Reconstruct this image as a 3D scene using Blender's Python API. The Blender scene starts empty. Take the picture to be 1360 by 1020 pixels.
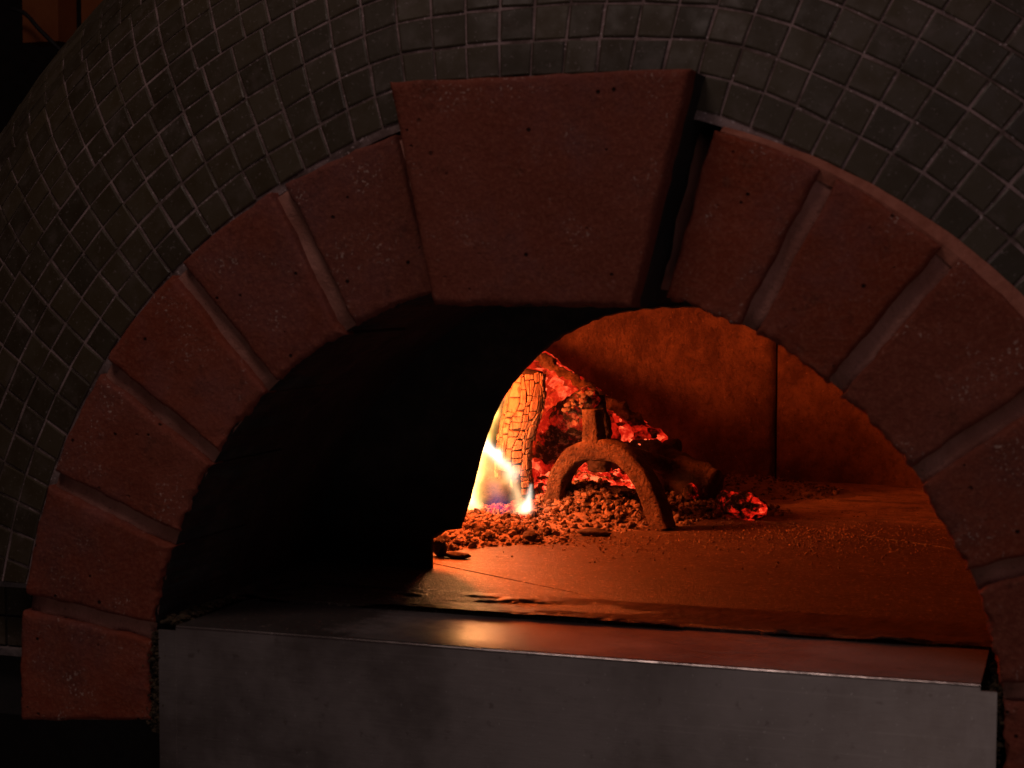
import bpy, math, random
import numpy as np
from mathutils import Matrix, Vector

random.seed(7)
RNG = np.random.default_rng(7)
scene = bpy.context.scene
COL = scene.collection
R = math.radians

# ------------------------------------------------------------------ camera
cam_d = bpy.data.cameras.new('camera')
cam = bpy.data.objects.new('camera', cam_d)
COL.objects.link(cam)
CAM = np.array([0.3354, -1.0859, 0.2504])
AX_R = Vector((0.950, 0.313, 0.002)).normalized()
AX_A = Vector((-0.312, 0.948, -0.062)).normalized()
AX_U = AX_R.cross(AX_A).normalized()
AX_R = AX_A.cross(AX_U).normalized()
cam.matrix_world = Matrix(((AX_R.x, AX_U.x, -AX_A.x, CAM[0]),
                           (AX_R.y, AX_U.y, -AX_A.y, CAM[1]),
                           (AX_R.z, AX_U.z, -AX_A.z, CAM[2]),
                           (0, 0, 0, 1)))
cam_d.sensor_width = 36
cam_d.lens = 60.13
cam_d.clip_start = 0.02
cam_d.clip_end = 50
cam_d.dof.use_dof = True
cam_d.dof.focus_distance = 1.72
cam_d.dof.aperture_fstop = 15
scene.camera = cam

# ------------------------------------------------------------------ world, room lamps, exposure
world = bpy.data.worlds.new('World')
scene.world = world
world.use_nodes = True
world.node_tree.nodes['Background'].inputs[0].default_value = (0.9, 0.35, 0.38, 1)
world.node_tree.nodes['Background'].inputs[1].default_value = 0.005
vs = scene.view_settings
vs.view_transform = 'Standard'
vs.look = 'None'
vs.exposure = 0
vs.gamma = 1
scene.cycles.use_denoising = True
scene.cycles.max_bounces = 6
scene.cycles.diffuse_bounces = 3
scene.cycles.glossy_bounces = 3
scene.cycles.transparent_max_bounces = 8
scene.cycles.volume_bounces = 0
scene.cycles.volume_step_rate = 0.35
scene.cycles.sample_clamp_indirect = 6


def area(name, loc, target, size, sizey, power, color):
    d = bpy.data.lights.new(name, 'AREA')
    d.shape = 'RECTANGLE'
    d.size = size
    d.size_y = sizey
    d.energy = power
    d.color = color
    o = bpy.data.objects.new(name, d)
    COL.objects.link(o)
    o.location = loc
    o.rotation_euler = (Vector(target) - Vector(loc)).to_track_quat('-Z', 'Y').to_euler()
    return o


# the dim room: a ceiling lamp above the counter and a weaker one further right
area('ceiling_lamp', (-0.25, -0.80, 1.75), (0, 0.05, 0.1), 0.6, 0.4, 4.0, (1.0, 0.73, 0.66))
area('room_lamp', (1.1, -1.3, 1.7), (0.3, 0, 0.2), 1.2, 1.2, 1.6, (0.98, 0.74, 0.86))
area('panel_fill', (0.72, -2.1, -0.55), (0.25, 0, -0.1), 0.9, 0.8, 2.1, (1.0, 0.80, 0.76))  # added low fill without a real source, brightens the steel panel's reflection


def flame_light(name, loc, power, color, radius):
    d = bpy.data.lights.new(name, 'POINT')
    d.energy = power
    d.color = color
    d.shadow_soft_size = radius
    o = bpy.data.objects.new(name, d)
    COL.objects.link(o)
    o.location = loc
    return o


# light of the fire itself: most of the flames burn left of the visible ones, behind the jamb
flame_light('fire_light', (-0.285, 0.495, 0.165), 8.6, (1.0, 0.118, 0.016), 0.035)
flame_light('flame_light', (-0.243, 0.535, 0.085), 0.30, (1.0, 0.31, 0.11), 0.018)

# ------------------------------------------------------------------ noise helper


def _hash(i, j, k, seed):
    h = np.sin(i * 127.1 + j * 311.7 + k * 74.7 + seed * 53.3) * 43758.5453
    return h - np.floor(h)


def vnoise(P, scale, seed=0):
    """value noise in -1..1 for an (n,3) array"""
    Q = np.asarray(P, float) * scale + 100.0
    I = np.floor(Q)
    F = Q - I
    F = F * F * (3 - 2 * F)
    out = 0
    for a in (0, 1):
        for b in (0, 1):
            for c in (0, 1):
                w = (F[:, 0] if a else 1 - F[:, 0]) * (F[:, 1] if b else 1 - F[:, 1]) * (F[:, 2] if c else 1 - F[:, 2])
                out = out + w * _hash(I[:, 0] + a, I[:, 1] + b, I[:, 2] + c, seed)
    return out * 2 - 1


def fnoise(P, scale, seed=0, oct=3):
    s, a, t = 0, 1.0, 0
    for o in range(oct):
        s = s + a * vnoise(P, scale * 2 ** o, seed + o)
        t += a
        a *= 0.5
    return s / t


# ------------------------------------------------------------------ object helpers
LOC = {}


def thing(name, label, cat, loc=(0, 0, 0), group=None):
    o = bpy.data.objects.new(name, None)
    o.empty_display_size = 0.05
    COL.objects.link(o)
    o.location = loc
    LOC[o] = Vector(loc)
    tag(o, label, cat, group)
    return o


def tag(o, label=None, cat=None, group=None, kind=None):
    if label: o['label'] = label
    if cat: o['category'] = cat
    if group: o['group'] = group
    if kind: o['kind'] = kind
    return o


def build(name, verts, faces, mat, parent=None, loc=None, smooth=False):
    """verts in world metres; ONE mesh object"""
    L = LOC[parent] if parent is not None else Vector(loc or (0, 0, 0))
    V = np.asarray(verts, float) - np.array(L)
    me = bpy.data.meshes.new(name)
    me.from_pydata(V.tolist(), [], [list(map(int, f)) for f in faces])
    me.validate()
    if mat is not None:
        me.materials.append(mat)
    if smooth:
        me.polygons.foreach_set('use_smooth', [True] * len(me.polygons))
    me.update()
    o = bpy.data.objects.new(name, me)
    COL.objects.link(o)
    if parent is not None:
        o.parent = parent
    else:
        o.location = L
    LOC[o] = L
    return o


class MB:
    """collects pieces into one mesh"""

    def __init__(self):
        self.v, self.f, self.n = [], [], 0

    def add(self, V, F):
        self.v.append(np.asarray(V, float))
        self.f += [[i + self.n for i in f] for f in F]
        self.n += len(V)

    def box(self, x0, x1, y0, y1, z0, z1):
        V = [(x, y, z) for x in (x0, x1) for y in (y0, y1) for z in (z0, z1)]
        self.add(V, [(0, 1, 3, 2), (4, 6, 7, 5), (0, 4, 5, 1), (2, 3, 7, 6), (0, 2, 6, 4), (1, 5, 7, 3)])

    def done(self, name, mat, parent=None, loc=None, smooth=False):
        return build(name, np.concatenate(self.v), self.f, mat, parent, loc, smooth)


def grid_faces(nu, nv, wrap_u=False):
    F = []
    for i in range(nu if wrap_u else nu - 1):
        for j in range(nv - 1):
            a, b = i * nv + j, ((i + 1) % nu) * nv + j
            F.append((a, b, b + 1, a + 1))
    return F


# ------------------------------------------------------------------ material helpers


class G:
    def __init__(self, name):
        self.m = bpy.data.materials.new(name)
        self.m.use_nodes = True
        self.t = self.m.node_tree
        self.b = self.t.nodes.get('Principled BSDF')
        self.out = self.t.nodes.get('Material Output')
        self._co = None

    def n(self, kind, **props):
        x = self.t.nodes.new(kind)
        for k, v in props.items():
            setattr(x, k, v)
        return x

    def put(self, sock, val):
        if isinstance(val, bpy.types.NodeSocket):
            self.t.links.new(val, sock)
        elif isinstance(val, (tuple, list)) and len(val) == 3 and sock.type == 'RGBA':
            sock.default_value = (*val, 1)
        else:
            sock.default_value = val
        return sock

    def set(self, **kw):
        for k, v in kw.items():
            self.put(self.b.inputs[k.replace('_', ' ')], v)

    def co(self, scale=None):
        if self._co is None:
            self._co = self.n('ShaderNodeTexCoord').outputs['Object']
        if scale is None:
            return self._co
        m = self.n('ShaderNodeMapping')
        self.put(m.inputs[0], self._co)
        m.inputs['Scale'].default_value = scale
        return m.outputs[0]

    def noise(self, scale, detail=4, rough=0.55, vec=None, dist=0.0):
        x = self.n('ShaderNodeTexNoise')
        self.put(x.inputs['Vector'], vec or self.co())
        x.inputs['Scale'].default_value = scale
        x.inputs['Detail'].default_value = detail
        x.inputs['Roughness'].default_value = rough
        x.inputs['Distortion'].default_value = dist
        return x.outputs[0]

    def voro(self, scale, feature='F1', vec=None, out='Distance'):
        x = self.n('ShaderNodeTexVoronoi', feature=feature)
        self.put(x.inputs['Vector'], vec or self.co())
        x.inputs['Scale'].default_value = scale
        return x.outputs[out]

    def ramp(self, fac, lo, hi, a=0.0, b=1.0):
        x = self.n('ShaderNodeMapRange', interpolation_type='SMOOTHSTEP')
        self.put(x.inputs[0], fac)
        x.inputs[1].default_value, x.inputs[2].default_value = lo, hi
        x.inputs[3].default_value, x.inputs[4].default_value = a, b
        return x.outputs[0]

    def math(self, op, a, b=None):
        x = self.n('ShaderNodeMath', operation=op)
        self.put(x.inputs[0], a)
        if b is not None:
            self.put(x.inputs[1], b)
        return x.outputs[0]

    def vm(self, op, a, b=None, out=0, scale=None):
        x = self.n('ShaderNodeVectorMath', operation=op)
        self.put(x.inputs[0], a)
        if b is not None:
            self.put(x.inputs[1], b)
        if scale is not None:
            self.put(x.inputs['Scale'], scale)
        return x.outputs[out]

    def mix(self, fac, a, b):
        x = self.n('ShaderNodeMix', data_type='RGBA')
        self.put(x.inputs[0], fac)
        self.put(x.inputs[6], a)
        self.put(x.inputs[7], b)
        return x.outputs[2]

    def bump(self, h, strength=0.5, dist=0.002, normal=None):
        x = self.n('ShaderNodeBump')
        self.put(x.inputs['Height'], h)
        x.inputs['Strength'].default_value = strength
        x.inputs['Distance'].default_value = dist
        if normal is not None:
            self.put(x.inputs['Normal'], normal)
        return x.outputs[0]

    def rand(self):
        a = self.n('ShaderNodeObjectInfo').outputs['Random']
        b = self.n('ShaderNodeNewGeometry').outputs['Random Per Island']
        return self.math('FRACT', self.math('ADD', a, self.math('MULTIPLY', b, 7.31)))


def m_brick(name, base, alt):
    g = G(name)
    r = g.rand()
    big = g.ramp(g.noise(14, 5, 0.6), 0.35, 0.7)
    c = g.mix(big, base, alt)
    c = g.mix(g.math('MULTIPLY', r, 0.55), c, (0.19, 0.042, 0.022))
    r2 = g.math('FRACT', g.math('MULTIPLY', r, 5.37))
    c = g.mix(g.math('MULTIPLY', r2, 0.55), c, (0.17, 0.062, 0.048))
    c = g.mix(g.ramp(g.noise(7, 5, 0.65), 0.52, 0.70, 0, 0.7), c, (0.10, 0.038, 0.032))
    c = g.mix(g.ramp(g.noise(33, 6, 0.75), 0.57, 0.68, 0, 0.6), c, (0.085, 0.028, 0.018))
    c = g.mix(g.ramp(g.noise(11, 5, 0.7), 0.48, 0.66, 0, 0.32), c, (0.20, 0.085, 0.085))
    fine = g.noise(330, 4, 0.75)
    c = g.mix(g.ramp(fine, 0.42, 0.75, 0, 0.45), c, (0.40, 0.14, 0.085))
    patch = g.ramp(g.noise(28, 6, 0.7), 0.50, 0.68)
    speck = g.ramp(g.noise(430, 2, 0.5), 0.60, 0.67)
    c = g.mix(g.math('MULTIPLY', g.math('MULTIPLY', speck, patch), 0.7), c, (0.60, 0.42, 0.34))
    chalk = g.ramp(g.noise(75, 5, 0.75), 0.62, 0.74, 0, 0.55)
    c = g.mix(chalk, c, (0.44, 0.22, 0.17))
    pits = g.ramp(g.voro(85), 0.07, 0.14)
    keep = g.ramp(g.noise(45, 2), 0.52, 0.57)
    pit = g.math('MULTIPLY', g.math('SUBTRACT', 1.0, pits), keep)
    c = g.mix(pit, c, (0.03, 0.012, 0.008))
    h = g.math('ADD', g.math('MULTIPLY', fine, 0.5), g.math('MULTIPLY', g.noise(90, 5, 0.65), 0.9))
    h = g.math('SUBTRACT', h, g.math('MULTIPLY', pit, 2.2))
    g.set(Base_Color=c, Roughness=0.88, Normal=g.bump(h, 0.8, 0.0022))
    g.b.inputs['Specular IOR Level'].default_value = 0.10
    return g.m


def m_mortar():
    g = G('mortar')
    f = g.noise(300, 4, 0.7)
    c = g.mix(g.ramp(g.noise(30, 4), 0.35, 0.7), (0.31, 0.122, 0.085), (0.44, 0.20, 0.15))
    c = g.mix(g.ramp(f, 0.60, 0.75), c, (0.10, 0.05, 0.04))
    g.set(Base_Color=c, Roughness=0.95, Normal=g.bump(g.math('ADD', f, g.noise(80, 4)), 0.8, 0.002))
    return g.m


def m_tile():
    g = G('glazed_tile')
    r = g.rand()
    c = g.mix(r, (0.034, 0.024, 0.010), (0.064, 0.046, 0.022))
    c = g.mix(g.ramp(g.noise(45, 5, 0.65), 0.5, 0.75, 0, 0.5), c, (0.12, 0.09, 0.075))
    c = g.mix(g.ramp(g.noise(380, 3), 0.62, 0.72, 0, 0.6), c, (0.20, 0.16, 0.15))
    ro = g.ramp(g.noise(55, 4), 0.3, 0.7, 0.46, 0.74)
    g.set(Base_Color=c, Roughness=ro, Normal=g.bump(g.noise(70, 4), 0.35, 0.001))
    return g.m


def m_grout():
    g = G('grout')
    c = g.mix(g.ramp(g.noise(35, 5, 0.7), 0.35, 0.65), (0.10, 0.065, 0.055), (0.30, 0.21, 0.20))
    c = g.mix(g.ramp(g.noise(400, 3), 0.6, 0.72), c, (0.55, 0.45, 0.44))
    g.set(Base_Color=c, Roughness=0.95, Normal=g.bump(g.noise(500, 3), 0.7, 0.0008))
    return g.m


def m_soot():
    g = G('sooty_refractory')
    c = g.mix(g.ramp(g.noise(20, 6, 0.7), 0.4, 0.75), (0.014, 0.011, 0.010), (0.05, 0.033, 0.027))
    g.set(Base_Color=c, Roughness=0.92, Normal=g.bump(g.noise(90, 5, 0.7), 0.7, 0.003))
    return g.m


def m_wall():
    g = G('fired_refractory_wall')
    v = g.co((1, 1, 0.8))
    c = g.mix(g.ramp(g.noise(16, 6, 0.7, v), 0.33, 0.7), (0.13, 0.088, 0.06), (0.35, 0.25, 0.175))
    c = g.mix(g.ramp(g.noise(9, 5, 0.7), 0.52, 0.70, 0, 0.6), c, (0.08, 0.056, 0.043))
    c = g.mix(g.ramp(g.noise(48, 5, 0.75), 0.54, 0.68, 0, 0.45), c, (0.10, 0.07, 0.05))
    c = g.mix(g.ramp(g.noise(220, 4, 0.7), 0.6, 0.75, 0, 0.6), c, (0.6, 0.46, 0.36))
    c = g.mix(g.ramp(g.noise(130, 5, 0.75), 0.50, 0.64, 0, 0.5), c, (0.09, 0.06, 0.042))
    h = g.math('ADD', g.noise(60, 6, 0.7, v), g.math('MULTIPLY', g.noise(300, 4, 0.7), 0.8))
    g.set(Base_Color=c, Roughness=0.92, Normal=g.bump(h, 1.0, 0.005))
    return g.m


def m_hearth():
    g = G('hearth_slab')
    v = g.co((0.55, 1, 1))
    c = g.mix(g.ramp(g.noise(12, 6, 0.68), 0.33, 0.68), (0.28, 0.205, 0.15), (0.54, 0.43, 0.33))
    # soot worn into the front of the hearth by years of pizzas: streaks along the mouth
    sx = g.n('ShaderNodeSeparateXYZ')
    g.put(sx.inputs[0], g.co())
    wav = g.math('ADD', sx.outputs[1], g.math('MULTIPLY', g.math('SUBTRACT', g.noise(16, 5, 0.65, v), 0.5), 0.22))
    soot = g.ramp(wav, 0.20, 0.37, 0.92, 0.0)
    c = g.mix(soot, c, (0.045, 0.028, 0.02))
    c = g.mix(g.ramp(g.noise(60, 5, 0.75, v), 0.56, 0.66, 0, 0.8), c, (0.035, 0.024, 0.018))
    c = g.mix(g.ramp(g.noise(30, 5, 0.7, g.co((0.22, 1.2, 1))), 0.54, 0.64, 0, 0.75), c, (0.05, 0.033, 0.024))
    c = g.mix(g.ramp(g.noise(26, 6, 0.75), 0.48, 0.62, 0, 0.55), c, (0.12, 0.085, 0.06))
    c = g.mix(g.ramp(g.noise(240, 4, 0.7), 0.55, 0.68, 0, 0.65), c, (0.62, 0.50, 0.38))
    c = g.mix(g.ramp(g.noise(190, 4, 0.7), 0.58, 0.70, 0, 0.6), c, (0.07, 0.05, 0.036))
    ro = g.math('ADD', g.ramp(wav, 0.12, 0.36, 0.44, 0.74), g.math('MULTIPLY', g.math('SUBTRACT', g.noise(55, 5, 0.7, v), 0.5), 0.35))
    h = g.math('ADD', g.math('MULTIPLY', g.noise(26, 5, 0.65, v), 0.6), g.math('MULTIPLY', g.noise(480, 4, 0.7), 0.55))
    g.set(Base_Color=c, Roughness=ro, Normal=g.bump(h, 0.85, 0.0035))
    return g.m


def m_steel(name='brushed_steel', lo=0.40, hi=0.54):
    g = G(name)
    v = g.co((0.06, 1, 1))
    br = g.noise(900, 3, 0.6, v)
    sm = g.noise(9, 5, 0.65)
    ro = g.math('ADD', g.ramp(sm, 0.3, 0.7, lo, hi), g.math('MULTIPLY', g.math('SUBTRACT', br, 0.5), 0.10))
    c = g.mix(g.ramp(sm, 0.35, 0.7), (0.42, 0.36, 0.335), (0.54, 0.475, 0.45))
    c = g.mix(g.ramp(g.noise(70, 5, 0.7), 0.60, 0.70, 0, 0.6), c, (0.26, 0.20, 0.18))
    c = g.mix(g.ramp(g.noise(420, 2), 0.70, 0.74), c, (0.8, 0.75, 0.72))
    scr = g.noise(60, 2, 0.5, g.co((0.03, 1, 1.6)))
    fine = g.ramp(g.noise(130, 2, 0.5, g.co((0.05, 1, 3.0))), 0.66, 0.70)
    c = g.mix(g.math('MULTIPLY', fine, 0.22), c, (0.70, 0.62, 0.58))
    stn = g.ramp(g.noise(5, 6, 0.7, g.co((1, 1, 0.5))), 0.5, 0.68, 0, 0.6)
    c = g.mix(stn, c, (0.30, 0.24, 0.21))
    met = 0.92
    if name == 'worn_steel_top':
        # baked-on film at the left end; right-end darkening paints in the reflection's fade
        sx = g.n('ShaderNodeSeparateXYZ')
        g.put(sx.inputs[0], g.co())
        q = g.math('ADD', sx.outputs[0], g.math('MULTIPLY', g.math('SUBTRACT', g.noise(18, 6, 0.75), 0.5), 0.22))
        film_fade = g.math('MAXIMUM', g.ramp(q, -0.17, -0.06, 0.93, 0.10), g.ramp(q, 0.08, 0.26, 0.06, 0.55))
        spots = g.ramp(g.noise(55, 6, 0.75, g.co((0.5, 1.4, 1))), 0.52, 0.64, 0, 0.75)
        film_fade = g.math('MAXIMUM', film_fade, g.math('MULTIPLY', spots, g.ramp(sx.outputs[0], -0.02, 0.16, 0.35, 1.0)))
        c = g.mix(film_fade, c, g.mix(g.ramp(g.noise(330, 3), 0.64, 0.70), (0.018, 0.012, 0.009), (0.22, 0.16, 0.12)))
        met = g.math('SUBTRACT', 0.92, g.math('MULTIPLY', film_fade, 0.9))
        ro = g.math('ADD', ro, g.math('MULTIPLY', film_fade, 0.3))
    g.set(Base_Color=c, Metallic=met, Roughness=ro,
          Normal=g.bump(g.math('ADD', br, g.math('MULTIPLY', scr, 0.6)), 0.25, 0.0006))
    return g.m


def m_plain(name, col, rough=0.8, col2=None, scale=40, bump=0.3, metallic=0.0, dist=0.002):
    g = G(name)
    c2 = col2 or tuple(x * 0.6 for x in col)
    c = g.mix(g.ramp(g.noise(scale, 5, 0.65), 0.35, 0.68), col, c2)
    g.set(Base_Color=c, Roughness=rough, Metallic=metallic, Normal=g.bump(g.noise(scale * 4, 5, 0.65), bump, dist))
    return g.m


def m_iron():
    g = G('scaled_iron')
    c = g.mix(g.ramp(g.noise(40, 6, 0.7), 0.35, 0.7), (0.055, 0.033, 0.020), (0.16, 0.105, 0.06))
    c = g.mix(g.ramp(g.noise(150, 5, 0.75), 0.50, 0.66, 0, 0.85), c, (0.035, 0.02, 0.014))
    g.set(Base_Color=c, Roughness=0.85, Metallic=0.15,
          Normal=g.bump(g.math('ADD', g.noise(120, 6, 0.75), g.noise(420, 3)), 1.0, 0.0035))
    return g.m


def m_ash(name='ash', dark=(0.03, 0.021, 0.017), pale=(0.27, 0.21, 0.175)):
    g = G(name)
    r = g.rand()
    c = g.mix(g.ramp(r, 0.15, 0.9), dark, pale)
    c = g.mix(g.ramp(g.noise(160, 5, 0.7), 0.4, 0.7, 0, 0.7), c, pale)
    c = g.mix(g.ramp(g.noise(90, 4, 0.7), 0.6, 0.7, 0, 0.85), c, (0.02, 0.014, 0.012))
    g.set(Base_Color=c, Roughness=0.97, Normal=g.bump(g.noise(500, 4, 0.7), 0.8, 0.0015))
    return g.m


def m_ember(name, level, strength, scale=55, ash=0.35, hot=(1.0, 0.125, 0.042), deep=(0.85, 0.014, 0.005)):
    """glowing charcoal: a charred, ashy skin with red heat showing through it in patches"""
    g = G(name)
    heat = g.noise(scale * 0.5, 4, 0.6, dist=0.4)
    cellv = g.n('ShaderNodeTexVoronoi')
    wob = g.vm('ADD', g.co(), g.vm('SCALE', g.vm('SUBTRACT', g.n('ShaderNodeTexNoise').outputs['Color'], (.5, .5, .5)), scale=0.01))
    g.put(cellv.inputs['Vector'], wob)
    cellv.inputs['Scale'].default_value = scale * 1.4
    sp = g.n('ShaderNodeSeparateColor')
    g.put(sp.inputs[0], cellv.outputs['Color'])
    cell = sp.outputs[0]
    fine = g.noise(scale * 5, 4, 0.7)
    h = g.math('ADD', heat, g.math('MULTIPLY', g.math('SUBTRACT', cell, 0.5), 0.22))
    h = g.math('ADD', h, g.math('MULTIPLY', g.math('SUBTRACT', fine, 0.5), 0.30))
    glow = g.ramp(h, level - 0.06, level + 0.16)
    hotf = g.ramp(h, level + 0.13, level + 0.33)
    ec = g.mix(hotf, deep, hot)
    c = g.mix(g.ramp(g.noise(scale * 2.2, 5, 0.7), 0.5, 0.66, 0, ash * 2), (0.022, 0.015, 0.012), (0.34, 0.26, 0.21))
    st = g.math('MULTIPLY', g.math('ADD', g.math('MULTIPLY', glow, 0.6), g.math('MULTIPLY', hotf, 0.9)), strength)
    bh = g.math('ADD', g.noise(scale * 3, 5, 0.7), g.math('MULTIPLY', cell, 0.5))
    g.set(Base_Color=c, Roughness=0.95, Emission_Color=ec, Emission_Strength=st, Normal=g.bump(bh, 0.9, 0.003))
    return g.m


def m_char():
    g = G('alligator_char')
    c = g.mix(g.rand(), (0.24, 0.165, 0.105), (0.36, 0.26, 0.175))
    c = g.mix(g.ramp(g.noise(120, 4, 0.6, g.co((2.4, 2.4, 0.5))), 0.5, 0.68, 0, 0.7), c, (0.06, 0.026, 0.012))
    g.set(Base_Color=c, Roughness=0.75, Normal=g.bump(g.noise(240, 4, 0.6, g.co((2.2, 2.2, 0.5))), 0.7, 0.0015))
    return g.m


M = dict(
    brick=m_brick('terracotta_brick', (0.225, 0.040, 0.016), (0.30, 0.078, 0.048)),
    rim=m_plain('pale_terracotta_rim', (0.42, 0.15, 0.095), 0.9, (0.30, 0.09, 0.05), 60, 0.6),
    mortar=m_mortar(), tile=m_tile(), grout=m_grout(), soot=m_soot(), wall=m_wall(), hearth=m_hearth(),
    steel=m_steel(), steel_edge=m_steel('polished_steel_edge', 0.20, 0.28), steel_top=m_steel('worn_steel_top', 0.27, 0.42), iron=m_iron(), ash=m_ash(), char=m_char(),
    grit=m_ash('hearth_grit', (0.10, 0.07, 0.05), (0.40, 0.31, 0.24)),
    charcoal=m_plain('charcoal', (0.018, 0.013, 0.011), 0.8, (0.05, 0.037, 0.03), 90, 0.9),
    ember=m_ember('ember_bed', 0.33, 1.5, 120, 0.25),
    ember_log=m_ember('glowing_log', 0.38, 1.1, 55, 0.25),
    ember_chunk=m_ember('glowing_chunks', 0.28, 1.45, 70, 0.2),
    ember_dim=m_ember('smouldering_log', 0.55, 0.9, 60, 0.45),
    ember_coal=m_ember('live_coal', 0.52, 1.3, 95, 0.30),
    bark_ash=m_plain('ashy_bark', (0.20, 0.13, 0.085), 0.95, (0.045, 0.03, 0.022), 110, 1.0, dist=0.004),
    burnt=m_plain('burnt_bark', (0.030, 0.019, 0.014), 0.92, (0.085, 0.058, 0.042), 70, 1.0, dist=0.004),
    dark=m_plain('dark_plinth', (0.02, 0.015, 0.014), 0.8),
    room=m_plain('dim_room_wall', (0.03, 0.022, 0.02), 0.95),
    wood=m_plain('warm_wood', (0.42, 0.13, 0.035), 0.7, (0.33, 0.09, 0.022), 8, 0.2),
    trim=m_plain('pale_trim', (0.26, 0.21, 0.20), 0.5, (0.10, 0.08, 0.08), 60, 0.4),
    crust=m_plain('burnt_crust_skin', (0.022, 0.014, 0.010), 0.38, (0.10, 0.065, 0.045), 60, 0.5),
    grime=m_plain('burnt_grime', (0.05, 0.032, 0.016), 0.85, (0.13, 0.085, 0.04), 160, 1.0, dist=0.003),
    wire=m_plain('cable_sheath', (0.03, 0.025, 0.025), 0.6),
)

# ------------------------------------------------------------------ the room around
mb = MB(); mb.box(-4, 3, 2.2, 2.3, -1, 2.4)
tag(mb.done('wall', M['room']), kind='structure')
mb = MB(); mb.box(-4, 3, -2.6, 2.2, -1.1, -1.0)
tag(mb.done('floor', M['room']), kind='structure')

# ------------------------------------------------------------------ the oven
ZC = -0.0496          # height of the arch centre
RI, RO = 0.300, 0.4108
oven = thing('pizza_oven', 'domed wood fired oven clad in small dark mosaic tiles around a terracotta brick arch',
             'oven', (0, 0.4, -1.0))

# --- plinth under the oven
mb = MB()
mb.box(-0.62, 0.62, 0.10, 1.45, -1.0, -0.090)
plinth = mb.done('plinth', M['dark'], oven)


def pol(a, r, y):
    return (r * math.cos(a), y, ZC + r * math.sin(a))


# --- voussoirs
US = np.array([0, .006, .015, .028, .045, .07] + [round(.10 + .04 * i, 3) for i in range(21)] + [.93, .955, .972, .985, .994, 1])


def slab(corner_fn, yf, yb, seed, rnd=0.0034, rag=0.0020, relief=0.0011):
    """a worn solid block: corner_fn(u,v) -> (x,z); front at yf, sides back to yb"""
    n = len(US)
    V = np.zeros((n, n, 3))
    W = np.zeros((n, n, 2))
    for i, u in enumerate(US):
        for j, v in enumerate(US):
            x, z = corner_fn(u, v)
            V[i, j] = (x, yf, z)
    # edge distances in metres
    wu = np.linalg.norm(V[-1, n // 2] - V[0, n // 2])
    wv = np.linalg.norm(V[n // 2, -1] - V[n // 2, 0])
    U, Vv = np.meshgrid(US, US, indexing='ij')
    eu = np.minimum(U, 1 - U) * wu
    ev = np.minimum(Vv, 1 - Vv) * wv
    P = V.reshape(-1, 3)
    rr = (rnd * (1 + 0.7 * fnoise(P, 60, seed))).reshape(n, n).clip(0.002, None)

    def fall(e):
        t = np.clip(1 - e / rr, 0, 1)
        return rr * (1 - np.sqrt(np.clip(1 - t * t, 0, 1)))
    dy = np.maximum(fall(eu), fall(ev)) + (fnoise(P, 45, seed + 3, 4) * relief).reshape(n, n)
    V[:, :, 1] += dy
    jit = np.stack([fnoise(P, 75, seed + 5, 4), 0 * P[:, 0], fnoise(P, 75, seed + 9, 4)], 1).reshape(n, n, 3)
    edge = np.clip(1 - np.minimum(eu, ev) / 0.012, 0, 1)[..., None]
    soffit = np.clip(1 - Vv * wv / 0.010, 0, 1)[..., None]
    chip = np.stack([vnoise(P, 260, seed + 31), 0.8 * vnoise(P, 230, seed + 33), vnoise(P, 260, seed + 35)], 1).reshape(n, n, 3)
    V += jit * rag * edge + chip * 0.0020 * soffit
    verts = V.reshape(-1, 3).tolist()
    faces = [(a, d, c, b) for a, b, c, d in grid_faces(n, n)]
    ring = [i * n for i in range(n)] + [(n - 1) * n + j for j in range(1, n)] + \
           [i * n + n - 1 for i in range(n - 2, -1, -1)] + [j for j in range(n - 2, 0, -1)]
    prev = ring
    for k, y in enumerate((yf + 0.02, yf + 0.055, yb)):
        base = len(verts)
        Q = np.array([verts[i] for i in ring])
        Q[:, 1] = y
        if k < 2:
            Q += np.stack([fnoise(Q, 90, seed + 11 + k, 3), 0 * Q[:, 0], fnoise(Q, 90, seed + 15 + k, 3)], 1) * 0.0012
        verts += Q.tolist()
        cur = list(range(base, base + len(ring)))
        m = len(ring)
        for i in range(m):
            faces.append((prev[i], prev[(i + 1) % m], cur[(i + 1) % m], cur[i]))
        prev = cur
    # faces of the soffit side (v == 0) below the rounded arris, for the soot; deeper sides blackened as painted joint shade
    nf = (n - 1) * (n - 1)
    m = len(ring)
    soff = [k for k in range(nf, len(faces)) if (k - nf) % m < n - 1 or k - nf >= m]
    return verts, faces, soff


mortar_v, mortar_f = [], []
na, nr = 220, 10
for i in range(na):
    a = R(-4.4 + 189.0 * i / (na - 1))
    for j in range(nr):
        t = j / (nr - 1)
        if j == 0:
            mortar_v.append(pol(a, 0.3008, 0.115))
        elif j == nr - 1:
            mortar_v.append(pol(a, 0.4075, 0.06))
        else:
            mortar_v.append(pol(a, 0.3008 + 0.1067 * (j - 1) / (nr - 3), 0.0078 + 0.05 * max(0, 1 - abs(math.degrees(a) - 75.5) / 2.2)))
MV = np.array(mortar_v)
MV[:, 1] += fnoise(MV, 60, 21, 4) * 0.0036
mf = [(a, d, c, b) for a, b, c, d in grid_faces(na, nr)]
arch = build('arch_mortar', MV, mf, M['mortar'], oven, smooth=True)
arch.data.materials.append(M['soot'])
for k in range(len(mf)):
    if k % (nr - 1) == 0:
        arch.data.polygons[k].material_index = 1

GAP = 0.0062


def soot_shade(o, idx):
    o.data.materials.append(M['soot'])
    for k in idx:
        o.data.polygons[k].material_index = 1
    return o


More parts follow.
